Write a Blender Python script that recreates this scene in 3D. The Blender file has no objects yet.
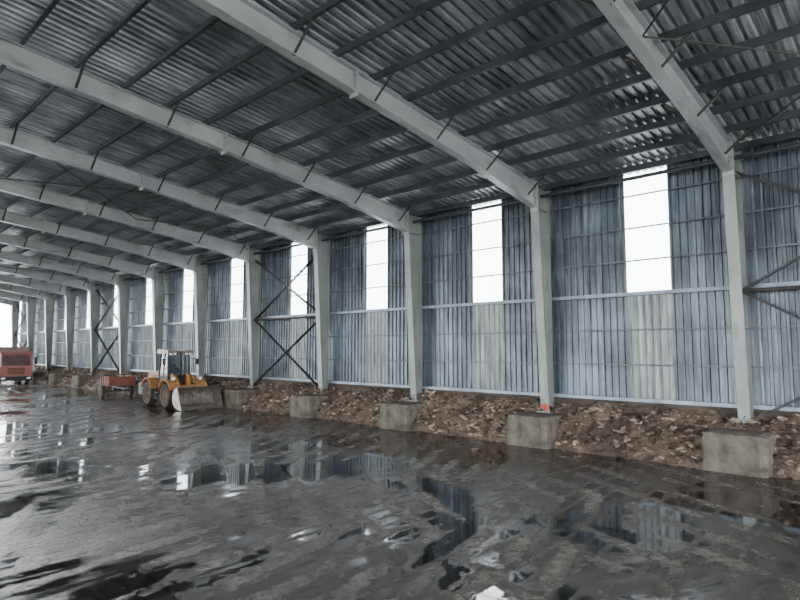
import bpy, math, random
from mathutils import Vector, Matrix, noise, Euler
random.seed(7)
scene = bpy.context.scene
COL = scene.collection

# ------------------------------------------------------------------ materials
def new_mat(name):
    m = bpy.data.materials.new(name); m.use_nodes = True
    nt = m.node_tree
    b = nt.nodes["Principled BSDF"]
    return m, nt, b
def ramp(nt, src, stops):
    r = nt.nodes.new("ShaderNodeValToRGB")
    e = r.color_ramp.elements
    while len(e) < len(stops): e.new(0.5)
    for i, (p, c) in enumerate(stops):
        e[i].position = p
        e[i].color = (c, c, c, 1) if isinstance(c, (int, float)) else (*c, 1)
    nt.links.new(src, r.inputs[0])
    return r
def noise_node(nt, scale, detail=5, rough=0.6, mapping=(1, 1, 1), loc=(0, 0, 0), dist=0.0, rot=(0, 0, 0)):
    tc = nt.nodes.new("ShaderNodeTexCoord")
    mp = nt.nodes.new("ShaderNodeMapping")
    mp.inputs["Scale"].default_value = mapping
    mp.inputs["Location"].default_value = loc
    mp.inputs["Rotation"].default_value = rot
    nt.links.new(tc.outputs["Object"], mp.inputs["Vector"])
    n = nt.nodes.new("ShaderNodeTexNoise")
    n.inputs["Scale"].default_value = scale
    n.inputs["Detail"].default_value = detail
    n.inputs["Roughness"].default_value = rough
    n.inputs["Distortion"].default_value = dist
    nt.links.new(mp.outputs[0], n.inputs["Vector"])
    return n
def mixc(nt, fac, a, b, mode='MIX'):
    m = nt.nodes.new("ShaderNodeMix"); m.data_type = 'RGBA'; m.blend_type = mode
    for s, v in ((0, fac), (6, a), (7, b)):
        if hasattr(v, "links") or hasattr(v, "is_linked"):
            nt.links.new(v, m.inputs[s])
        elif s == 0:
            m.inputs[0].default_value = v
        else:
            m.inputs[s].default_value = (*v, 1)
    return m.outputs[2]
def dirty(name, c1, c2, scale=2.0, rough=0.6, metal=0.0, bump=0.0, stretch=(1, 1, 1),
          streak=None, lo=0.35, hi=0.7, bscale=None, spec=0.4):
    m, nt, b = new_mat(name)
    n = noise_node(nt, scale, 6, 0.65, stretch)
    r = ramp(nt, n.outputs["Fac"], [(lo, c1), (hi, c2)])
    out = r.outputs[0]
    if streak:
        n2 = noise_node(nt, streak[0], 4, 0.6, streak[1], (3, 7, 1))
        r2 = ramp(nt, n2.outputs["Fac"], [(0.56, 0.0), (0.78, 1.0)])
        out = mixc(nt, r2.outputs[0], out, streak[2])
    nt.links.new(out, b.inputs["Base Color"])
    b.inputs["Roughness"].default_value = rough
    b.inputs["Metallic"].default_value = metal
    b.inputs["Specular IOR Level"].default_value = spec
    if bump:
        nb = noise_node(nt, bscale or scale * 6, 5, 0.6)
        bp = nt.nodes.new("ShaderNodeBump"); bp.inputs["Strength"].default_value = bump
        bp.inputs["Distance"].default_value = 0.05
        nt.links.new(nb.outputs["Fac"], bp.inputs["Height"])
        nt.links.new(bp.outputs[0], b.inputs["Normal"])
    return m

M_steel = dirty("painted_steel", (0.185, 0.20, 0.192), (0.28, 0.30, 0.288), 0.7, 0.38, 0.2, 0.0,
                streak=(2.0, (1, 1, 0.2), (0.085, 0.078, 0.068)))
M_rafter = dirty("rafter_steel", (0.26, 0.28, 0.278), (0.37, 0.395, 0.392), 0.6, 0.38, 0.2, 0.0,
                 streak=(2.4, (0.3, 1, 1), (0.13, 0.125, 0.115)))
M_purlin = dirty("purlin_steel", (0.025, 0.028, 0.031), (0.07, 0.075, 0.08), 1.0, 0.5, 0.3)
M_girt = dirty("girt_steel", (0.05, 0.055, 0.06), (0.13, 0.145, 0.16), 1.5, 0.45, 0.3)
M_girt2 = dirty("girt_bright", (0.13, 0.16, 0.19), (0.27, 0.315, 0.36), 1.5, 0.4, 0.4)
M_brace = dirty("brace_steel", (0.025, 0.023, 0.022), (0.07, 0.065, 0.06), 4.0, 0.6, 0.2)
M_conc = dirty("pedestal_concrete", (0.055, 0.046, 0.037), (0.19, 0.165, 0.135), 1.6, 0.85, 0, 0.5,
               streak=(2.0, (1, 1, 0.3), (0.03, 0.025, 0.02)), bscale=14)
M_lowwall = dirty("low_wall_concrete", (0.04, 0.034, 0.029), (0.10, 0.08, 0.068), 1.5, 0.9, 0, 0.4)
M_red = dirty("red_paint", (0.42, 0.05, 0.03), (0.6, 0.12, 0.06), 3, 0.6)
M_redd = dirty("faded_red_paint", (0.10, 0.03, 0.025), (0.20, 0.06, 0.04), 3, 0.7)

def sheet_mat(name, base_a, base_b, dark, axis, lo3=0.45, light=None):
    m, nt, b = new_mat(name)
    tc = nt.nodes.new("ShaderNodeTexCoord")
    sp = nt.nodes.new("ShaderNodeSeparateXYZ"); nt.links.new(tc.outputs["Object"], sp.inputs[0])
    sn = nt.nodes.new("ShaderNodeMath"); sn.operation = 'SNAP'; sn.inputs[1].default_value = 0.9
    nt.links.new(sp.outputs[1], sn.inputs[0])
    wn = nt.nodes.new("ShaderNodeTexWhiteNoise"); wn.noise_dimensions = '1D'
    nt.links.new(sn.outputs[0], wn.inputs["W"])
    c = mixc(nt, wn.outputs["Value"], base_a, base_b)
    st = (1, 6, 0.35) if axis == 'z' else (0.35, 6, 1)
    n = noise_node(nt, 1.0, 7, 0.7, st)
    r = ramp(nt, n.outputs["Fac"], [(0.42, 0.0), (0.66, 0.95)])
    c = mixc(nt, r.outputs[0], c, dark)
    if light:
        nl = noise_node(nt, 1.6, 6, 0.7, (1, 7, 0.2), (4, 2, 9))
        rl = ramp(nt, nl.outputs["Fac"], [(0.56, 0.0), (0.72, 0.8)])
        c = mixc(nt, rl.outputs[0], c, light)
    n3 = noise_node(nt, 0.45, 5, 0.65)
    r3 = ramp(nt, n3.outputs["Fac"], [(0.35, lo3), (0.65, 1.25)])
    c = mixc(nt, 1.0, c, r3.outputs[0], 'MULTIPLY')
    nt.links.new(c, b.inputs["Base Color"])
    b.inputs["Roughness"].default_value = 0.36
    b.inputs["Metallic"].default_value = 0.3
    return m
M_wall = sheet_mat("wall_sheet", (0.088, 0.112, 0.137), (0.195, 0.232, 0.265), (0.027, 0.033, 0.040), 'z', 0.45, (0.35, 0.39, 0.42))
M_roof = sheet_mat("roof_sheet", (0.31, 0.34, 0.365), (0.49, 0.525, 0.55), (0.10, 0.107, 0.112), 'x')

def frp(name, transp, col, dirtcol, dl, dh):
    m, nt, b = new_mat(name)
    nt.nodes.remove(b)
    out = [n for n in nt.nodes if n.type == 'OUTPUT_MATERIAL'][0]
    n = noise_node(nt, 1.2, 6, 0.7, (1, 5, 0.5))
    r = ramp(nt, n.outputs["Fac"], [(dl, col), (dh, dirtcol)])
    tl = nt.nodes.new("ShaderNodeBsdfTranslucent"); nt.links.new(r.outputs[0], tl.inputs[0])
    df = nt.nodes.new("ShaderNodeBsdfDiffuse"); nt.links.new(r.outputs[0], df.inputs[0])
    tr = nt.nodes.new("ShaderNodeBsdfTransparent"); nt.links.new(r.outputs[0], tr.inputs[0])
    m1 = nt.nodes.new("ShaderNodeMixShader"); m1.inputs[0].default_value = 0.4
    nt.links.new(tl.outputs[0], m1.inputs[1]); nt.links.new(df.outputs[0], m1.inputs[2])
    m2 = nt.nodes.new("ShaderNodeMixShader"); m2.inputs[0].default_value = transp
    nt.links.new(m1.outputs[0], m2.inputs[1]); nt.links.new(tr.outputs[0], m2.inputs[2])
    nt.links.new(m2.outputs[0], out.inputs[0])
    return m
M_win = frp("clear_frp_panel", 0.65, (0.99, 0.99, 1.0), (0.6, 0.68, 0.74), 0.55, 0.9)
M_dull = frp("dirty_frp_panel", 0.0, (0.115, 0.125, 0.122), (0.04, 0.043, 0.043), 0.36, 0.66)

# ------------------------------------------------------------------ mesh builder
class MB:
    def __init__(s): s.v = []; s.f = []; s.m = []
    def quad(s, pts, mi=0):
        i = len(s.v); s.v += [tuple(p) for p in pts]; s.f.append(tuple(range(i, i + len(pts)))); s.m.append(mi)
    def hexa(s, p, mi=0):
        i = len(s.v); s.v += [tuple(q) for q in p]
        for f in ((3, 2, 1, 0), (4, 5, 6, 7), (0, 1, 5, 4), (1, 2, 6, 5), (2, 3, 7, 6), (3, 0, 4, 7)):
            s.f.append(tuple(i + k for k in f)); s.m.append(mi)
    def box(s, c, d, rot=None, mi=0):
        hx, hy, hz = d[0] / 2, d[1] / 2, d[2] / 2
        P = [Vector(q) for q in ((-hx, -hy, -hz), (hx, -hy, -hz), (hx, hy, -hz), (-hx, hy, -hz),
                                 (-hx, -hy, hz), (hx, -hy, hz), (hx, hy, hz), (-hx, hy, hz))]
        if rot:
            R = Euler(rot).to_matrix(); P = [R @ q for q in P]
        c = Vector(c); s.hexa([q + c for q in P], mi)
    def prism(s, poly, a, b, axis='y', mi=0):
        n = len(poly); i = len(s.v)
        for t in (a, b):
            for (p, q) in poly:
                s.v.append((p, t, q) if axis == 'y' else ((t, p, q) if axis == 'x' else (p, q, t)))
        s.f.append(tuple(range(i, i + n))); s.m.append(mi)
        s.f.append(tuple(range(i + 2 * n - 1, i + n - 1, -1))); s.m.append(mi)
        for k in range(n):
            j = (k + 1) % n
            s.f.append((i + k, i + j, i + n + j, i + n + k)); s.m.append(mi)
    def tube(s, p0, p1, r, seg=8, mi=0):
        p0 = Vector(p0); p1 = Vector(p1); d = (p1 - p0)
        q = d.to_track_quat('Z', 'Y').to_matrix()
        i = len(s.v)
        for base in (p0, p1):
            for k in range(seg):
                a = 2 * math.pi * k / seg
                s.v.append(tuple(base + q @ Vector((r * math.cos(a), r * math.sin(a), 0))))
        for k in range(seg):
            j = (k + 1) % seg
            s.f.append((i + k, i + j, i + seg + j, i + seg + k)); s.m.append(mi)
        s.f.append(tuple(i + k for k in reversed(range(seg)))); s.m.append(mi)
        s.f.append(tuple(i + seg + k for k in range(seg))); s.m.append(mi)
    def angle(s, p0, p1, w=0.08, t=0.012):
        p0 = Vector(p0); p1 = Vector(p1); d = (p1 - p0).normalized()
        side = Vector((1, 0, 0))
        if abs(d.dot(side)) > 0.9: side = Vector((0, 1, 0))
        u = d.cross(side).normalized(); n = d.cross(u).normalized()
        for (a, b, c2, d2) in ((-w / 2, w / 2, -t / 2, t / 2), (-w / 2, -w / 2 + t, -t / 2, w)):
            P = []
            for base in (p0, p1):
                for (uu, nn) in ((a, c2), (b, c2), (b, d2), (a, d2)):
                    P.append(base + u * uu + n * nn)
            s.hexa(P)
    def lathe(s, c, prof, seg=28, mi=0, closed=False):
        i = len(s.v); n = len(prof)
        for k in range(seg):
            a = 2 * math.pi * k / seg
            for (r, y) in prof:
                s.v.append((c[0] + r * math.cos(a), c[1] + y, c[2] + r * math.sin(a)))
        for k in range(seg):
            j = (k + 1) % seg
            for q in range(n if closed else n - 1):
                q2 = (q + 1) % n
                s.f.append((i + k * n + q, i + j * n + q, i + j * n + q2, i + k * n + q2)); s.m.append(mi)
    def obj(s, name, mats, parent=None, smooth=False, bevel=0.0):
        me = bpy.data.meshes.new(name); me.from_pydata(s.v, [], s.f)
        if not isinstance(mats, (list, tuple)): mats = [mats]
        for m in mats: me.materials.append(m)
        me.polygons.foreach_set("material_index", s.m)
        if smooth: me.polygons.foreach_set("use_smooth", [True] * len(s.f))
        me.update()
        o = bpy.data.objects.new(name, me); COL.objects.link(o)
        if parent: o.parent = parent
        if bevel:
            bv = o.modifiers.new("bevel", 'BEVEL'); bv.width = bevel; bv.segments = 2; bv.limit_method = 'ANGLE'
        return o

# ------------------------------------------------------------------ building dims
SP = 6.0; Y0 = 4.0
NS = list(range(-3, 13))
YA, YB = Y0 + SP * NS[0], Y0 + SP * NS[-1]
XW = 18.6; XR = -4.0; XL = 2 * XR - XW
ZE = 8.95; SL = 0.118
def zr(x):
    d = (XW - x) if x >= XR else (x - XL)
    return ZE + SL * d
PUR = 0.22

pitch = 0.225
ZB, ZM = 1.5, 4.9
wall = MB(); win = {}
ncell = int((YB + 0.6 - YA) / pitch)
for k in range(ncell):
    ya = YA - 0.3 + k * pitch
    yc = ya + pitch / 2
    nb = math.floor((yc - Y0) / SP)
    cen = Y0 + SP * nb + 2.72
    inside = abs(yc - cen) < 0.69
    pts = [(0, 0), (0.52, 0), (0.60, -0.055), (0.90, -0.055), (1.0, 0)]
    for (u0, o0), (u1, o1) in zip(pts[:-1], pts[1:]):
        a, b = ya + u0 * pitch, ya + u1 * pitch
        def q(t, z0, z1, mi=0):
            t.quad([(XW + o0, a, z0), (XW + o1, b, z0), (XW + o1, b, z1), (XW + o0, a, z1)], mi)
        q(wall, ZB, ZM, 1 if inside else 0)
        if inside: q(win.setdefault(nb, MB()), ZM, ZE - 0.02)
        else: q(wall, ZM, ZE - 0.02, 0)
wall.obj("wall_right", [M_wall, M_dull])
for i, k in enumerate(sorted(win)):
    win[k].obj("window_%d" % (i + 1), M_win)
lw = MB(); lw.box((XW + 0.08, (YA + YB) / 2, 0.76), (0.24, YB - YA + 0.6, 1.52)); lw.obj("wall_base", M_lowwall)

g = MB()
for z in (1.56, 2.65, 3.75, 4.9, 5.95, 7.0, 8.05):
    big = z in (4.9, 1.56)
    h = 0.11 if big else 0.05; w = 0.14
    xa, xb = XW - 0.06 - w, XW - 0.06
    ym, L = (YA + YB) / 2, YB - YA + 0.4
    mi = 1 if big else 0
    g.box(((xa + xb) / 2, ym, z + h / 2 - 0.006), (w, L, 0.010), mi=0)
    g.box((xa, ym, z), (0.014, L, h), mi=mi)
    if z == 4.9: g.box((xa + 0.04, ym, z - h / 2 + .005), (0.08, L, 0.05), mi=0)
g.obj("wall_girts", [M_girt, M_girt2])

def column(n, side=1):
    yc = Y0 + SP * n
    mb = MB()
    fx = XW - 0.26
    zt = ZE - PUR + SL * 0.26
    zb = 1.0
    d0, d1 = 0.36, 0.80
    fw, ft = 0.30, 0.028
    def X(x): return x if side == 1 else 2 * XR - x
    def hx(x00, x01, x10, x11, w, z0=zb, z1=zt):
        mb.hexa([(X(x00), yc - w / 2, z0), (X(x01), yc - w / 2, z0), (X(x01), yc + w / 2, z0), (X(x00), yc + w / 2, z0),
                 (X(x10), yc - w / 2, z1), (X(x11), yc - w / 2, z1), (X(x11), yc + w / 2, z1), (X(x10), yc + w / 2, z1)])
    hx(fx - ft, fx, fx - ft, fx, fw)
    hx(fx - d0, fx - d0 + ft, fx - d1, fx - d1 + ft, fw, zb, zt - 0.78)
    hx(fx - d1, fx - d1 + ft, fx - d1, fx - d1 + ft, fw, zt - 0.78, zt + 0.1)
    hx(fx - d0 + ft, fx - ft, fx - d1 + ft, fx - ft, 0.016)
    for f in (0.35, 0.9):
        z = zb + (zt - zb) * f
        dd = d0 + (d1 - d0) * f
        mb.box((X(fx - dd / 2), yc, z), (dd - ft, fw - 0.02, 0.015))
    mb.box((X(fx - d1 / 2), yc, zt - 0.78), (d1, fw, 0.025))
    mb.box((X(fx - d0 / 2), yc, zb + 0.02), (d0 + 0.25, fw + 0.2, 0.04))
    for sx in (-1, 1):
        for sy in (-1, 1):
            mb.tube((X(fx - d0 / 2 + sx * (d0 / 2 + 0.06)), yc + sy * 0.2, zb + 0.03), (X(fx - d0 / 2 + sx * (d0 / 2 + 0.06)), yc + sy * 0.2, zb + 0.12), 0.02, 6)
    mb.box((X(fx - d0 - 0.05), yc, zb + 0.16), (0.1, 0.015, 0.25))
    mats = [M_steel]
    if n == 1 and side == 1:
        mb.box((X(fx - d0 - 0.012), yc, zb + 0.16), (0.02, fw + 0.02, 0.22), mi=1)
        mb.box((X(fx - d0 / 2), yc - .02, zb + 0.12), (d0 * .7, 0.06, 0.14), mi=1)
        mats.append(M_red)
    mb.obj("steel_column", mats)
import bmesh
def pedestal(n, side=1):
    yc = Y0 + SP * n
    A, B, H = 1.75, 1.5, 1.0
    xc = XW - 1.02
    if side == -1: xc = 2 * XR - xc
    bm = bmesh.new(); bmesh.ops.create_cube(bm, size=1.0)
    bmesh.ops.subdivide_edges(bm, edges=bm.edges[:], cuts=7, use_grid_fill=True)
    for v in bm.verts:
        v.co.x *= A * (1 + 0.04 * (0.5 - v.co.z)); v.co.y *= B * (1 + 0.04 * (0.5 - v.co.z))
        v.co.z = (v.co.z + 0.5) * H
        k = noise.noise(Vector((v.co.x * 2 + n * 5, v.co.y * 2, v.co.z * 2.4)))
        s = 0.03 * k
        edge = (abs(abs(v.co.x) - A / 2) < 0.06) + (abs(abs(v.co.y) - B / 2) < 0.06) + (v.co.z > H - 0.02)
        if edge >= 2: s -= 0.03 + 0.05 * abs(k)
        if v.co.z < H - 0.02 or edge >= 2:
            v.co.x *= 1 + s; v.co.y *= 1 + s
        if v.co.z > H - 0.02 and edge >= 2: v.co.z -= 0.02 + 0.05 * abs(k)
        if v.co.z < 0.02: v.co.z = -0.02
    me = bpy.data.meshes.new("concrete_pedestal"); bm.to_mesh(me); bm.free()
    me.materials.append(M_conc)
    o = bpy.data.objects.new("concrete_pedestal", me); o.location = (xc, yc, 0); COL.objects.link(o)

for n in NS:
    column(n); pedestal(n)
for n in NS:
    column(n, -1); pedestal(n, -1)

def rafter(n):
    yc = Y0 + SP * n
    mb = MB()
    fw, ft = 0.26, 0.025
    for side in (1, -1):
        def X(x): return x if side == 1 else 2 * XR - x
        xs = [XW - 0.26 - 0.80, XW - 4.6, XW - 9.5, XW - 16, XR]
        dp = [0.85, 0.62, 0.55, 0.55, 0.75]
        for i in range(4):
            xa, xb = xs[i], xs[i + 1]
            ta, tb = zr(xa) - PUR, zr(xb) - PUR
            ba, bb = ta - dp[i], tb - dp[i + 1]
            def seg(z0a, z1a, z0b, z1b, w):
                mb.hexa([(X(xa), yc - w / 2, z0a), (X(xb), yc - w / 2, z0b), (X(xb), yc + w / 2, z0b), (X(xa), yc + w / 2, z0a),
                         (X(xa), yc - w / 2, z1a), (X(xb), yc - w / 2, z1b), (X(xb), yc + w / 2, z1b), (X(xa), yc + w / 2, z1a)])
            seg(ba, ba + ft, bb, bb + ft, fw)
            seg(ta - ft, ta, tb - ft, tb, fw)
            seg(ba + ft, ta - ft, bb + ft, tb - ft, 0.014)
        for xx, dd in ((xs[0] - 0.02, 1.0), (xs[2], 0.68), (xs[3], .66)):
            mb.box((X(xx), yc, zr(xx) - PUR - dd / 2 + 0.03), (0.045, fw + 0.02, dd))
            for sy in (-1, 1):
                for kk in range(5):
                    mb.box((X(xx), yc + sy * 0.09, zr(xx) - PUR - 0.1 - kk * dd / 6), (0.12, 0.035, 0.035))
    mb.obj("steel_rafter", M_rafter)
for n in NS: rafter(n)

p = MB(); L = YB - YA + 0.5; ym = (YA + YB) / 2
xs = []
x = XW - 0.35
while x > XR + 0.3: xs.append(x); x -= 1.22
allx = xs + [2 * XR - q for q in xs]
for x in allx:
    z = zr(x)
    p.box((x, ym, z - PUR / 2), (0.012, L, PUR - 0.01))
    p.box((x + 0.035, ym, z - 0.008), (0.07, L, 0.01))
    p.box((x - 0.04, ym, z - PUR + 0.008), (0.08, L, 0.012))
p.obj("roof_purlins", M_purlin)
fb = MB()
for n in NS:
    yc = Y0 + SP * n
    for i, x in enumerate(xs):
        if i % 2 == 1:
            d = 0.6
            for s in (-1, 1):
                fb.angle((x, yc + s * 0.06, zr(x) - PUR - d + 0.06), (x, yc + s * 0.75, zr(x) - PUR + 0.05), 0.06, 0.012)
fb.obj("rafter_flange_braces", M_brace)

rp = 0.25
for side, nm in ((1, "ceiling"), (-1, "ceiling_far_slope")):
    rf = MB()
    ya = YA - 0.6
    xe = XW + 0.35 if side == 1 else XL - 0.35
    while ya < YB + 0.6:
        pts = [(0, 0), (0.5, 0), (0.62, 0.06), (0.88, 0.06), (1.0, 0)]
        for (u0, o0), (u1, o1) in zip(pts[:-1], pts[1:]):
            a, b = ya + u0 * rp, ya + u1 * rp
            z1, z2 = ZE - SL * 0.35, zr(XR)
            rf.quad([(xe, a, z1 + o0 + .005), (xe, b, z1 + o1 + .005), (XR, b, z2 + o1 + .005), (XR, a, z2 + o0 + .005)])
        ya += rp
    rf.obj(nm, M_roof)

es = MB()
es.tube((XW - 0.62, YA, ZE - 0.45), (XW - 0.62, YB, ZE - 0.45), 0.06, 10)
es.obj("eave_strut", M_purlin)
rb = MB()
for n in (-1, 3, 7):
    ya, yb = Y0 + SP * n, Y0 + SP * (n + 1)
    for j in range(3):
        xa, xb = XW - 1 - 6.2 * j, XW - 1 - 6.2 * (j + 1)
        za, zb_ = zr(xa) - PUR - 0.2, zr(xb) - PUR - 0.2
        rb.tube((xa, ya, za), (xb, yb, zb_), 0.022, 6)
        rb.tube((xb, ya, zb_), (xa, yb, za), 0.022, 6)
rb.obj("roof_rod_bracing", M_brace)

def cross(n):
    ya, yb = Y0 + SP * n + 0.05, Y0 + SP * (n + 1) - 0.05
    mb = MB(); x = XW - 0.45
    for z0, z1 in ((1.15, 4.75), (4.75, 8.1)):
        for (a, b) in (((x, ya, z0), (x, yb, z1)), ((x - 0.03, yb, z0), (x - 0.03, ya, z1))):
            mb.angle(a, b, 0.07, 0.014)
            A = Vector(a) + Vector((-0.10, 0, 0)); B = Vector(b) + Vector((-0.10, 0, 0))
            mb.angle(A, B, 0.07, 0.014)
            for t in (0.12, 0.3, 0.5, 0.7, 0.88):
                c = Vector(a).lerp(Vector(b), t); mb.box(c + Vector((-0.05, 0, 0)), (0.12, 0.08, 0.08))
    mb.tube((x - .05, ya, 4.75), (x - .05, yb, 4.75), 0.05, 8)
    mb.obj("wall_cross_brace", M_brace)
for n in (-1, 3, 7, 11): cross(n)

# ------------------------------------------------------------------ rubble heap
M_rub, nt, b = new_mat("rubble")
geo = nt.nodes.new("ShaderNodeNewGeometry")
r = ramp(nt, geo.outputs["Random Per Island"], [(0.0, (0.04, 0.027, 0.019)), (0.6, (0.13, 0.092, 0.066)), (1.0, (0.42, 0.335, 0.26))])
n_ = noise_node(nt, 5, 6, 0.7)
r2 = ramp(nt, n_.outputs["Fac"], [(0.3, 0.35), (0.7, 1.4)])
cc = mixc(nt, 1.0, r.outputs[0], r2.outputs[0], 'MULTIPLY')
n5 = noise_node(nt, 0.9, 4, 0.6); r5 = ramp(nt, n5.outputs["Fac"], [(0.38, 0.62), (0.6, 1.2)])
nt.links.new(mixc(nt, 1.0, cc, r5.outputs[0], 'MULTIPLY'), b.inputs["Base Color"])
b.inputs["Roughness"].default_value = 0.65
bp = nt.nodes.new("ShaderNodeBump"); bp.inputs["Strength"].default_value = 0.8; bp.inputs["Distance"].default_value = 0.06
nb_ = noise_node(nt, 18, 6, 0.75); nt.links.new(nb_.outputs["Fac"], bp.inputs["Height"]); nt.links.new(bp.outputs[0], b.inputs["Normal"])

def heap_h(x, y):
    foot = 16.95 + 0.35 * noise.noise(Vector((y * 0.35, 3.3, 0)))
    u = (x - foot) / (XW - 0.08 - foot)
    if u < -0.1: return -0.05
    u = max(0, u)
    h = 1.40 * u ** 0.7 * (1 + 0.12 * noise.noise(Vector((y * 0.5, 1, 5))))
    h += 0.26 * noise.noise(Vector((x * 2.1, y * 1.4, 0))) * min(1, u * 4) + 0.15 * noise.noise(Vector((x * 5, y * 3.8, 2))) * min(1, u * 4)
    return min(h, 1.42) if u > 0 else -0.03
mb = MB()
x_in, x_out = 16.5, XW - 0.08
dx = 0.08; nx = int((x_out - x_in) / dx) + 1
ys = []; y = YA
while y < YB: ys.append(y); y += 0.08 if y < 40 else 0.2
for y in ys:
    for i in range(nx):
        x = x_in + i * (x_out - x_in) / (nx - 1)
        mb.v.append((x, y, heap_h(x, y)))
for j in range(len(ys) - 1):
    for i in range(nx - 1):
        a = j * nx + i
        mb.f.append((a, a + 1, a + nx + 1, a + nx)); mb.m.append(0)
bm = bmesh.new(); bmesh.ops.create_icosphere(bm, subdivisions=1, radius=1.0)
iv = [v.co.copy() for v in bm.verts]; ifc = [tuple(v.index for v in f.verts) for f in bm.faces]; bm.free()
def stone(mb, c, s, rnd, el=1.9):
    i = len(mb.v)
    R = Euler((rnd.gauss(0, 0.35), rnd.gauss(0, 0.35), rnd.random() * 6)).to_matrix()
    sc = Vector((s * rnd.uniform(0.8, el), s * rnd.uniform(0.6, 1.1), s * rnd.uniform(0.3, 0.7)))
    for v in iv:
        k = rnd.uniform(0.65, 1.2)
        q = R @ Vector((v.x * sc.x * k, v.y * sc.y * k, v.z * sc.z * k))
        mb.v.append((c[0] + q.x, c[1] + q.y, c[2] + q.z))
    for f in ifc: mb.f.append(tuple(i + a for a in f)); mb.m.append(0)
rnd = random.Random(5)
for k in range(18000):
    y = YA + 10 + (YB - YA - 11) * rnd.random() ** 1.6
    x = rnd.uniform(16.8, XW - 0.3)
    h = heap_h(x, y)
    if h < 0.0 and rnd.random() < 0.85: continue
    s = 0.02 + 0.10 * rnd.random() ** 3
    stone(mb, (x, y, max(h, 0) + s * 0.2), s, rnd, 2.6)
mb.obj("rubble_heap", M_rub)

mc = MB(); rnd = random.Random(9)
for k in range(1100):
    y = rnd.uniform(2, 40); x = rnd.uniform(4, 16.3)
    if noise.noise(Vector((x * 0.35, y * 0.35, 9))) < 0.05: continue
    s = 0.010 + 0.03 * rnd.random() ** 3
    stone(mc, (x, y, s * 0.2), s, rnd)
M_clod = dirty("mud_clod", (0.02, 0.015, 0.012), (0.06, 0.045, 0.035), 8, 0.6)
mc.obj("mud_clods", M_clod)

# ------------------------------------------------------------------ floor
M_floor, nt, b = new_mat("wet_floor")
tc = nt.nodes.new("ShaderNodeTexCoord")
def mth(op, a, b_, clamp=False):
    m = nt.nodes.new("ShaderNodeMath"); m.operation = op; m.use_clamp = clamp
    for i, v in enumerate((a, b_)):
        if hasattr(v, "is_linked"): nt.links.new(v, m.inputs[i])
        else: m.inputs[i].default_value = v
    return m.outputs[0]
def rings(cx, cy, scale, dist):
    mp = nt.nodes.new("ShaderNodeMapping"); mp.inputs["Location"].default_value = (-cx, -cy, 0)
    nt.links.new(tc.outputs["Object"], mp.inputs["Vector"])
    w = nt.nodes.new("ShaderNodeTexWave"); w.wave_type = 'RINGS'; w.rings_direction = 'Z'
    w.inputs["Scale"].default_value = scale; w.inputs["Distortion"].default_value = dist
    w.inputs["Detail"].default_value = 5; w.inputs["Detail Scale"].default_value = 0.5; w.inputs["Detail Roughness"].default_value = 0.75
    nt.links.new(mp.outputs[0], w.inputs["Vector"]); return w
w1 = rings(-6, 52, 0.42, 2.2); w2 = rings(42, -10, 0.36, 2.6); w3 = rings(4, 70, 0.9, 2.0)
r1 = ramp(nt, w1.outputs["Fac"], [(0.45, 0.0), (0.85, 1.0)])
r2 = ramp(nt, w2.outputs["Fac"], [(0.5, 0.0), (0.9, 1.0)])
r3 = ramp(nt, w3.outputs["Fac"], [(0.6, 0.0), (0.95, 0.8)])
mA = noise_node(nt, 0.16, 4, 0.6, (1, 1, 1), (21, 8, 0)); mAr = ramp(nt, mA.outputs["Fac"], [(0.44, 0.0), (0.54, 1.0)])
trk = mixc(nt, mAr.outputs[0], r1.outputs[0], r2.outputs[0])
trk = mixc(nt, 0.6, trk, r3.outputs[0], 'LIGHTEN')
msk = noise_node(nt, 0.5, 7, 0.8, (1, 1, 1), (11, 3, 0))
mr = ramp(nt, msk.outputs["Fac"], [(0.38, 0.0), (0.6, 1.0)])
trk = mixc(nt, 1.0, trk, mr.outputs[0], 'MULTIPLY')
pud = noise_node(nt, 0.20, 9, 0.72, (1, 1, 1), (2.0, 5.0, 0), 0.8)
pf = mth('ADD', pud.outputs["Fac"], mth('MULTIPLY', mth('SUBTRACT', trk, 0.25), 0.20))
pm = ramp(nt, pf, [(0.44, 0.0), (0.58, 1.0)])
fine = noise_node(nt, 6.0, 10, 0.85)
fr = ramp(nt, fine.outputs["Fac"], [(0.42, (0.010, 0.0085, 0.0075)), (0.66, (0.062, 0.053, 0.045))])
tm = mixc(nt, 1.0, trk, ramp(nt, fine.outputs["Fac"], [(0.40, 0.12), (0.62, 1.0)]).outputs[0], 'MULTIPLY')
c = mixc(nt, tm, fr.outputs[0], (0.26, 0.23, 0.195))
c = mixc(nt, pm.outputs[0], (0.010, 0.009, 0.008), c)
nt.links.new(c, b.inputs["Base Color"])
rr = ramp(nt, fine.outputs["Fac"], [(0.35, 0.13), (0.65, 0.44)])
ro = mixc(nt, pm.outputs[0], (0.05, 0.05, 0.05), rr.outputs[0])
nt.links.new(ro, b.inputs["Roughness"])
b.inputs["Specular IOR Level"].default_value = 0.75
hgt = mixc(nt, 0.22, fine.outputs["Fac"], trk)
hg = mixc(nt, pm.outputs[0], (0.42, 0.42, 0.42), hgt)
bp = nt.nodes.new("ShaderNodeBump"); bp.inputs["Strength"].default_value = 0.85; bp.inputs["Distance"].default_value = 0.06
nt.links.new(hg, bp.inputs["Height"]); nt.links.new(bp.outputs[0], b.inputs["Normal"])
fl = MB(); fl.quad([(XL - 2, YA - 1, 0), (XW + 0.3, YA - 1, 0), (XW + 0.3, YB + 1, 0), (XL - 2, YB + 1, 0)])
fl.obj("floor", M_floor)
M_out = dirty("outside_ground", (0.42, 0.40, 0.38), (0.55, 0.53, 0.50), 0.2, 0.8)
og = MB(); og.quad([(-300, -300, -0.03), (300, -300, -0.03), (300, 500, -0.03), (-300, 500, -0.03)])
og.obj("outside_ground", M_out)

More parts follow.
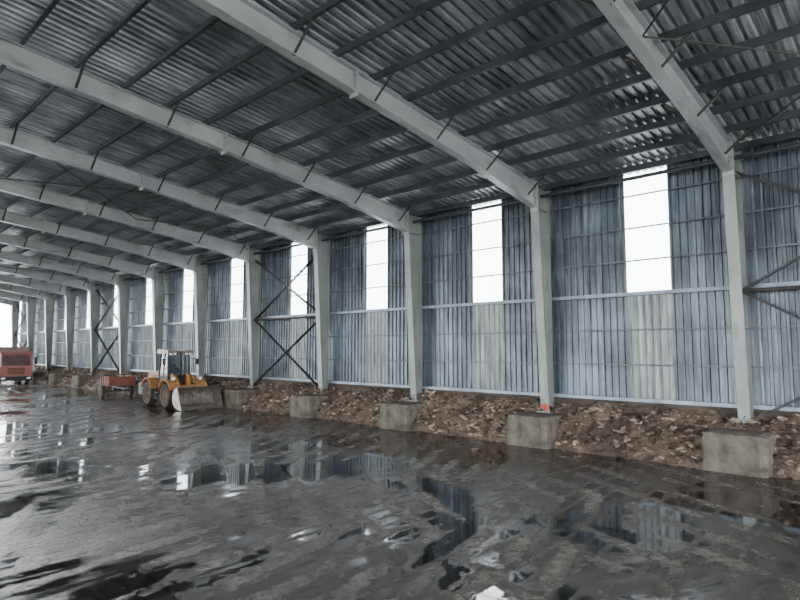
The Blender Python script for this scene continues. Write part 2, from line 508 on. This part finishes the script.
# ------------------------------------------------------------------ vehicles
M_yel = dirty("loader_yellow", (0.22, 0.095, 0.025), (0.42, 0.20, 0.055), 2.5, 0.55, 0, 0, streak=(3, (1, 1, 1), (0.07, 0.045, 0.03)))
M_blk = dirty("black_parts", (0.012, 0.012, 0.012), (0.035, 0.034, 0.032), 5, 0.6)
M_tyre = dirty("tyre_rubber", (0.02, 0.018, 0.016), (0.07, 0.055, 0.045), 4, 0.85)
M_rim = dirty("muddy_rim", (0.07, 0.045, 0.03), (0.18, 0.11, 0.06), 4, 0.8)
M_bkt = dirty("bucket_steel", (0.10, 0.088, 0.075), (0.26, 0.235, 0.21), 2.5, 0.45, 0.4, streak=(3, (1, 1, 1), (0.08, 0.055, 0.04)))
M_lamp = dirty("lamp_lens", (0.8, 0.8, 0.75), (0.9, 0.9, 0.85), 5, 0.15)
M_chr = dirty("cylinder_chrome", (0.6, 0.6, 0.6), (0.7, 0.7, 0.7), 5, 0.2, 0.9)
m, nt, b = new_mat("cab_glass")
nz = noise_node(nt, 3, 3); rz = ramp(nt, nz.outputs["Fac"], [(0.3, (0.04, 0.05, 0.06)), (0.7, (0.07, 0.09, 0.10))])
nt.links.new(rz.outputs[0], b.inputs["Base Color"]); b.inputs["Roughness"].default_value = 0.06
b.inputs["Alpha"].default_value = 0.6
M_glass = m

def wheel(parent, name, c, R, W, rimmat, lugs=22, hub=0.5, lug_h=0.04):
    t = MB()
    r0 = R - lug_h
    prof = [(R * hub, -W * 0.36), (R * 0.72, -W * 0.5), (r0 * 0.94, -W * 0.47), (r0, -W * 0.36), (r0, W * 0.36),
            (r0 * 0.94, W * 0.47), (R * 0.72, W * 0.5), (R * hub, W * 0.36)]
    t.lathe(c, prof, 32, closed=True)
    for k in range(lugs):
        a = 2 * math.pi * k / lugs
        for s in (-1, 1):
            aa = a + (math.pi / lugs if s > 0 else 0)
            t.box((c[0] + (r0 + lug_h * .3) * math.cos(aa), c[1] + s * W * 0.25, c[2] + (r0 + lug_h * .3) * math.sin(aa)),
                  (lug_h * 1.5, W * 0.5, R * 0.11), rot=(s * 0.35, -aa, 0))
    t.obj(name + "_tyre", M_tyre, parent)
    q = MB()
    for s in (-1, 1):
        q.lathe(c, [(0.001, s * W * 0.26), (R * 0.14, s * W * 0.26), (R * 0.15, s * W * 0.2), (R * 0.38, s * W * 0.12), (R * hub * 0.96, s * W * 0.38), (R * hub + .01, s * W * 0.38)], 24)
        for k in range(8):
            a = 2 * math.pi * k / 8
            q.tube((c[0] + R * .24 * math.cos(a), c[1] + s * W * .12, c[2] + R * .24 * math.sin(a)),
                   (c[0] + R * .24 * math.cos(a), c[1] + s * W * .22, c[2] + R * .24 * math.sin(a)), R * 0.025, 6)
    q.obj(name + "_rim", rimmat, parent)

def make_loader(loc, heading):
    E = bpy.data.objects.new("wheel_loader", None); COL.objects.link(E)
    R = 0.68; W = 0.5
    for nm, x, s in (("front_left", 1.3, 1), ("front_right", 1.3, -1), ("rear_left", -1.25, 1), ("rear_right", -1.25, -1)):
        wheel(E, "wheel_" + nm, (x, s * 0.85, R), R, W, M_rim)
    h = MB()
    h.prism([(-0.35, 0.75), (-2.35, 0.75), (-2.55, 1.0), (-2.5, 1.55), (-2.3, 1.78), (-0.35, 1.9)], -0.52, 0.52)
    h.obj("engine_hood", M_yel, E, bevel=0.05)
    cw = MB(); cw.prism([(-2.1, 0.55), (-2.75, 0.62), (-2.8, 1.15), (-2.5, 1.2), (-2.1, 1.0)], -0.95, 0.95); cw.obj("counterweight", M_blk, E, bevel=0.05)
    gr = MB()
    for k in range(7): gr.box((-1.5, 0.525, 1.1 + k * 0.09), (1.1, 0.02, 0.045)); gr.box((-1.5, -0.525, 1.1 + k * 0.09), (1.1, 0.02, 0.045))
    for k in range(5): gr.box((-2.53, 0, 1.12 + k * 0.09), (0.06, 0.8, 0.04))
    gr.obj("hood_grille", M_blk, E)
    ex = MB(); ex.tube((-1.4, 0.25, 1.8), (-1.4, 0.25, 2.45), 0.055, 12); ex.tube((-1.4, 0.25, 2.42), (-1.52, 0.25, 2.58), 0.045, 12)
    ex.tube((-1.0, -0.25, 1.85), (-1.0, -0.25, 2.15), 0.08, 12)
    ex.obj("exhaust_stack", M_blk, E)
    ch = MB()
    ch.box((-1.2, 0, 0.72), (2.2, 0.6, 0.35)); ch.box((-1.25, 0, R), (0.3, 1.4, 0.26)); ch.box((1.3, 0, R), (0.3, 1.4, 0.26))
    ch.tube((0.1, 0, 0.5), (0.1, 0, 1.15), 0.12, 12)
    ch.box((0.8, 0, 0.75), (1.4, 0.55, 0.4)); ch.obj("chassis_axles", M_blk, E)
    ft = MB()
    for s in (-1, 1):
        ft.prism([(0.45, 0.7), (1.75, 0.65), (1.7, 1.0), (1.0, 1.75), (0.7, 1.8), (0.45, 1.2)], s * 0.36 - 0.04, s * 0.36 + 0.04)
    ft.box((0.9, 0, 1.1), (0.5, 0.7, 0.12)); ft.obj("front_frame_tower", M_yel, E)
    fe = MB()
    for (cx) in (1.3, -1.25):
        for s in (-1, 1):
            pts = []
            for k in range(9):
                a = math.radians(20 + k * 17); pts.append((cx + 0.82 * math.cos(a), R + 0.8 * math.sin(a)))
            for k in range(8, -1, -1):
                a = math.radians(20 + k * 17); pts.append((cx + 0.86 * math.cos(a), R + 0.85 * math.sin(a)))
            for k in range(8):
                (a0, b0), (a1, b1) = pts[k], pts[k + 1]; (c0, d0), (c1, d1) = pts[17 - k], pts[16 - k]
                fe.prism([(a0, b0), (a1, b1), (c1, d1), (c0, d0)], s * 0.85 - 0.29, s * 0.85 + 0.29)
    fe.obj("fenders", M_yel, E)
    cb = MB()
    X0, X1 = -0.5, 0.72; Yh = 0.66; Z0, Z1 = 1.25, 2.95
    cb.box(((X0 + X1) / 2, 0, Z0 - 0.05), (X1 - X0 + 0.1, 1.4, 0.14))
    for s in (-1, 1):
        cb.tube((X1, s * Yh, Z0), (X1 - 0.16, s * (Yh - 0.06), Z1), 0.055, 6)
        cb.tube((X0, s * Yh, Z0), (X0 + 0.05, s * (Yh - 0.06), Z1), 0.065, 6)
        cb.tube((0.1, s * Yh, Z0), (0.1, s * (Yh - 0.05), Z1), 0.045, 6)
        cb.box(((X0 + X1) / 2, s * Yh, Z0 + 0.22), (X1 - X0, 0.03, 0.42))
    cb.box((X1 - 0.02, 0, Z0 + 0.18), (0.04, 1.3, 0.36)); cb.box((X0 + 0.02, 0, Z0 + 0.25), (0.04, 1.3, 0.5))
    cb.obj("cab_frame", M_blk, E)
    ro = MB(); ro.prism([(X0 - 0.15, 2.93), (X1 + 0.12, 2.93), (X1 + 0.1, 3.06), (X0 - 0.05, 3.13), (X0 - 0.15, 3.05)], -0.76, 0.76)
    ro.obj("cab_roof", M_bkt, E, bevel=0.03)
    gl = MB()
    gl.quad([(X1 - 0.02, -0.62, Z0 + 0.36), (X1 - 0.02, 0.62, Z0 + 0.36), (X1 - 0.16, 0.58, Z1), (X1 - 0.16, -0.58, Z1)])
    gl.quad([(X0, -0.62, Z0 + 0.5), (X0, 0.62, Z0 + 0.5), (X0 + 0.05, 0.58, Z1), (X0 + 0.05, -0.58, Z1)])
    for s in (-1, 1):
        gl.quad([(X0, s * 0.66, Z0 + 0.43), (X1 - 0.03, s * 0.66, Z0 + 0.43), (X1 - 0.16, s * 0.6, Z1), (X0 + 0.05, s * 0.6, Z1)])
    gl.obj("cab_glass", M_glass, E)
    st = MB(); st.box((-0.1, 0, 1.6), (0.5, 0.5, 0.15)); st.box((-0.33, 0, 1.95), (0.12, 0.5, 0.7)); st.box((-0.1, 0, 1.4), (0.3, 0.3, 0.3))
    st.tube((0.5, 0, 1.3), (0.35, 0, 1.95), 0.03, 8); st.tube((0.33, 0, 1.95), (0.36, 0, 1.97), 0.19, 16); st.obj("driver_seat", M_blk, E)
    lm = MB()
    for s in (-1, 1):
        for yy in (0.35, 0.58): lm.box((X1 + 0.12, s * yy, 3.02 - 0.14), (0.08, 0.14, 0.11))
        lm.box((1.75, s * 0.8, 1.55), (0.08, 0.18, 0.16))
    lm.obj("work_lights", M_lamp, E)
    lb = MB()
    for s in (-1, 1):
        lb.tube((1.5, s * .8, 1.45), (1.7, s * 0.8, 1.5), 0.025, 6); lb.box((1.69, s * .8, 1.55), (.06, .22, .2))
        lb.tube((X1, s * 0.7, 2.6), (X1 + .2, s * 0.98, 2.6), 0.015, 6); lb.box((X1 + .2, s * 1.0, 2.45), (0.03, 0.16, 0.32))
        for k in range(3): lb.box((0.0, s * 0.92, 0.45 + k * 0.3), (0.4, 0.22, 0.03))
        lb.tube((-0.2, s * 1.0, .45), (-0.2, s * .9, 1.1), 0.02, 6); lb.tube((0.2, s * 1.0, .45), (0.2, s * .9, 1.1), 0.02, 6)
    lb.obj("steps_mirrors", M_blk, E)
    ar = MB()
    for s in (-1, 1):
        poly = [(0.75, 1.72), (0.95, 1.82), (1.7, 1.5), (2.35, 0.85), (2.72, 0.5), (2.72, 0.3), (2.55, 0.3), (2.15, 0.62), (1.55, 1.2), (0.85, 1.5)]
        ar.prism(poly, s * 0.52 - 0.04, s * 0.52 + 0.04)
    ar.tube((1.9, -0.55, 1.15), (1.9, 0.55, 1.15), 0.08, 12)
    ar.prism([(1.75, 1.75), (1.95, 1.75), (2.1, 1.1), (2.0, 0.75), (1.85, 0.75), (1.8, 1.1)], -0.06, 0.06)
    ar.obj("lift_arms", M_yel, E)
    hy = MB()
    for s in (-1, 1): hy.tube((0.8, s * 0.44, 0.9), (1.5, s * 0.44, 1.2), 0.07, 10)
    hy.tube((0.85, 0, 1.65), (1.45, 0, 1.7), 0.075, 10); hy.obj("hydraulic_cylinders", M_blk, E)
    hc = MB()
    for s in (-1, 1): hc.tube((1.5, s * 0.44, 1.2), (1.8, s * 0.44, 1.32), 0.035, 8)
    hc.tube((1.45, 0, 1.7), (1.85, 0, 1.72), 0.035, 8); hc.tube((1.93, 0, 0.8), (2.62, 0, 0.75), 0.035, 8); hc.obj("cylinder_rods", M_chr, E)
    prof = []
    cx, cz, rr = 3.12, 0.62, 0.48
    prof.append((3.8, 0.06)); prof.append((3.2, 0.09))
    for k in range(9):
        a = math.radians(-80 - k * 20); prof.append((cx + rr * math.cos(a), cz + rr * math.sin(a)))
    prof.append((3.22, 1.16))
    bk = MB(); bw = 1.2
    for (a, b_) in zip(prof[:-1], prof[1:]):
        dvec = Vector((b_[0] - a[0], 0, b_[1] - a[1])).normalized(); nrm = Vector((dvec.z, 0, -dvec.x)) * 0.03
        bk.prism([a, b_, (b_[0] - nrm.x, b_[1] - nrm.z), (a[0] - nrm.x, a[1] - nrm.z)], -bw, bw)
    for s in (-1, 1):
        bk.prism(prof + [(3.4, 0.85)], s * bw - 0.02, s * bw + 0.02)
    bk.box((3.68, 0, 0.05), (0.34, 2 * bw + 0.06, 0.035))
    for k in range(9):
        yy = -bw + 0.08 + k * (2 * bw - 0.16) / 8
        bk.prism([(3.7, 0.02), (3.97, 0.03), (3.7, 0.1)], yy - 0.04, yy + 0.04)
    for s in (-1, 1): bk.box((2.66, s * 0.52, 0.5), (0.16, 0.16, 0.5))
    bk.box((2.66, 0, 0.7), (0.16, 0.12, 0.35))
    bk.obj("bucket", M_bkt, E)
    E.location = loc; E.rotation_euler = (0, 0, heading); E.scale = (0.95, 0.95, 1.0)
    return E
fwd = Vector((0.731, 0.682, 0)); right = Vector((0.682, -0.731, 0))
th = math.radians(45)
d = (-fwd) * math.cos(th) + right * math.sin(th)
make_loader((15.35, 31.8, 0), math.atan2(d.y, d.x))

M_tred = dirty("truck_red", (0.26, 0.09, 0.07), (0.36, 0.15, 0.12), 2.5, 0.45)
M_tgrey = dirty("truck_body_grey", (0.22, 0.13, 0.11), (0.34, 0.22, 0.19), 2.5, 0.6)
def make_truck(loc, heading):
    E = bpy.data.objects.new("dump_truck", None); COL.objects.link(E)
    for i, (x, s) in enumerate([(2.6, 1), (2.6, -1), (-1.2, 1), (-1.2, -1), (-2.5, 1), (-2.5, -1)]):
        wheel(E, "wheel_%d" % (i + 1), (x, s * 1.05, 0.5), 0.5, 0.32, M_bkt, 20, 0.5, 0.02)
    c = MB(); c.prism([(1.9, 0.75), (3.95, 0.75), (4.0, 1.6), (3.85, 2.65), (3.6, 2.85), (1.9, 2.85)], -1.2, 1.2); c.obj("cab", M_tred, E, bevel=0.06)
    w = MB(); w.quad([(4.015, -1.05, 1.7), (4.015, 1.05, 1.7), (3.87, 1.0, 2.6), (3.87, -1.0, 2.6)])
    for s in (-1, 1): w.quad([(2.5, s * 1.21, 1.75), (3.75, s * 1.21, 1.7), (3.65, s * 1.21, 2.5), (2.5, s * 1.21, 2.5)])
    w.obj("windows", M_glass, E)
    g_ = MB()
    for k in range(5): g_.box((4.02, 0, 1.0 + k * 0.11), (0.04, 1.3, 0.06))
    g_.box((4.0, 0, 0.55), (0.25, 2.4, 0.35)); g_.box((0, 0, 0.8), (7.2, 0.8, 0.22))
    for s in (-1, 1):
        g_.tube((3.8, s * 1.2, 2.4), (4.05, s * 1.45, 2.4), 0.02, 6); g_.box((4.05, s * 1.45, 2.1), (0.05, 0.2, 0.6))
        g_.box((2.6, s * 1.05, 1.1), (1.25, 0.34, 0.06))
        g_.tube((2.6, -1, .5), (2.6, 1, .5), .07, 8); g_.tube((-1.2, -1, .5), (-1.2, 1, .5), .07, 8); g_.tube((-2.5, -1, .5), (-2.5, 1, .5), .07, 8)
    g_.obj("grille_bumper_chassis", M_blk, E)
    l = MB()
    for s in (-1, 1): l.box((4.14, s * 0.95, 0.6), (0.04, 0.3, 0.16))
    l.obj("headlights", M_lamp, E)
    b2 = MB()
    b2.box((-1.1, 0, 1.15), (5.6, 2.4, 0.12))
    for s in (-1, 1):
        b2.box((-1.1, s * 1.2, 2.15), (5.6, 0.06, 2.0))
        for k in range(8): b2.box((-3.8 + k * 0.77, s * 1.25, 2.15), (0.09, 0.08, 2.0))
        b2.box((-1.1, s * 1.25, 3.15), (5.7, 0.12, 0.1))
    b2.box((1.7, 0, 2.25), (0.06, 2.4, 2.2)); b2.box((-3.9, 0, 2.15), (0.06, 2.4, 2.0)); b2.box((1.75, 0, 3.3), (0.2, 2.45, 0.12))
    b2.obj("dump_body", M_tgrey, E)
    ld = MB()
    nxx = 14; nyy = 8
    for j in range(nyy):
        for i in range(nxx):
            x = -3.8 + i * 5.4 / (nxx - 1); y = -1.15 + j * 2.3 / (nyy - 1)
            ld.v.append((x, y, 3.0 + 0.35 * math.cos(y * 1.1) * math.cos((x + 1.1) * 0.5) + 0.08 * noise.noise(Vector((x * 3, y * 3, 0)))))
    for j in range(nyy - 1):
        for i in range(nxx - 1):
            a = j * nxx + i; ld.f.append((a, a + 1, a + nxx + 1, a + nxx)); ld.m.append(0)
    ld.obj("load", M_clod, E, smooth=True)
    E.location = loc; E.rotation_euler = (0, 0, heading)
make_truck((14.75, 63.6, 0), math.radians(-95))

def make_trailer(loc, heading):
    E = bpy.data.objects.new("tipping_trailer", None); COL.objects.link(E)
    for s in (-1, 1): wheel(E, "wheel_" + ("left" if s > 0 else "right"), (-0.2, s * 0.85, 0.38), 0.38, 0.24, M_redd, 16, 0.5, 0.02)
    b_ = MB(); b_.box((0, 0, 0.82), (2.6, 1.5, 0.08))
    for s in (-1, 1):
        b_.box((0, s * 0.75, 1.1), (2.6, 0.05, 0.55))
        for k in range(5): b_.box((-1.2 + k * 0.6, s * 0.79, 1.08), (0.07, 0.05, 0.58))
    b_.box((1.3, 0, 1.1), (0.05, 1.5, 0.55)); b_.box((-1.3, 0, 1.05), (0.05, 1.5, 0.45)); b_.obj("cargo_box", M_redd, E)
    c_ = MB(); c_.box((0, 0, 0.7), (2.4, 0.5, 0.14)); c_.tube((-.2, -.8, .38), (-.2, .8, .38), .05, 8); c_.box((-.2, 0, .52), (.2, .5, .3))
    c_.prism([(1.2, 0.25), (1.2, -0.25), (2.3, -0.04), (2.3, 0.04)], 0.62, 0.72, 'z'); c_.tube((2.15, 0, 0.0), (2.15, 0, 0.7), 0.04, 8)
    c_.obj("drawbar_chassis", M_blk, E)
    E.location = loc; E.rotation_euler = (0, 0, heading)
make_trailer((15.5, 40.0, 0), math.radians(-100))

# ------------------------------------------------------------------ world
w = bpy.data.worlds.new("overcast_sky"); scene.world = w; w.use_nodes = True
nt = w.node_tree; bg = nt.nodes["Background"]
tcw = nt.nodes.new("ShaderNodeTexCoord"); sp = nt.nodes.new("ShaderNodeSeparateXYZ")
nt.links.new(tcw.outputs["Generated"], sp.inputs[0])
rw = ramp(nt, sp.outputs[2], [(0.0, (0.93, 0.965, 1.0)), (0.6, (0.90, 0.955, 1.0))])
nt.links.new(rw.outputs[0], bg.inputs[0]); bg.inputs[1].default_value = 15.0

# ------------------------------------------------------------------ camera
cam = bpy.data.cameras.new("camera"); cam.sensor_width = 36; cam.lens = 26.0
cam.clip_end = 1000
co = bpy.data.objects.new("camera", cam); COL.objects.link(co)
co.location = (0, 0, 3.15); co.rotation_euler = (math.radians(94.85), 0, math.radians(-47))
scene.camera = co
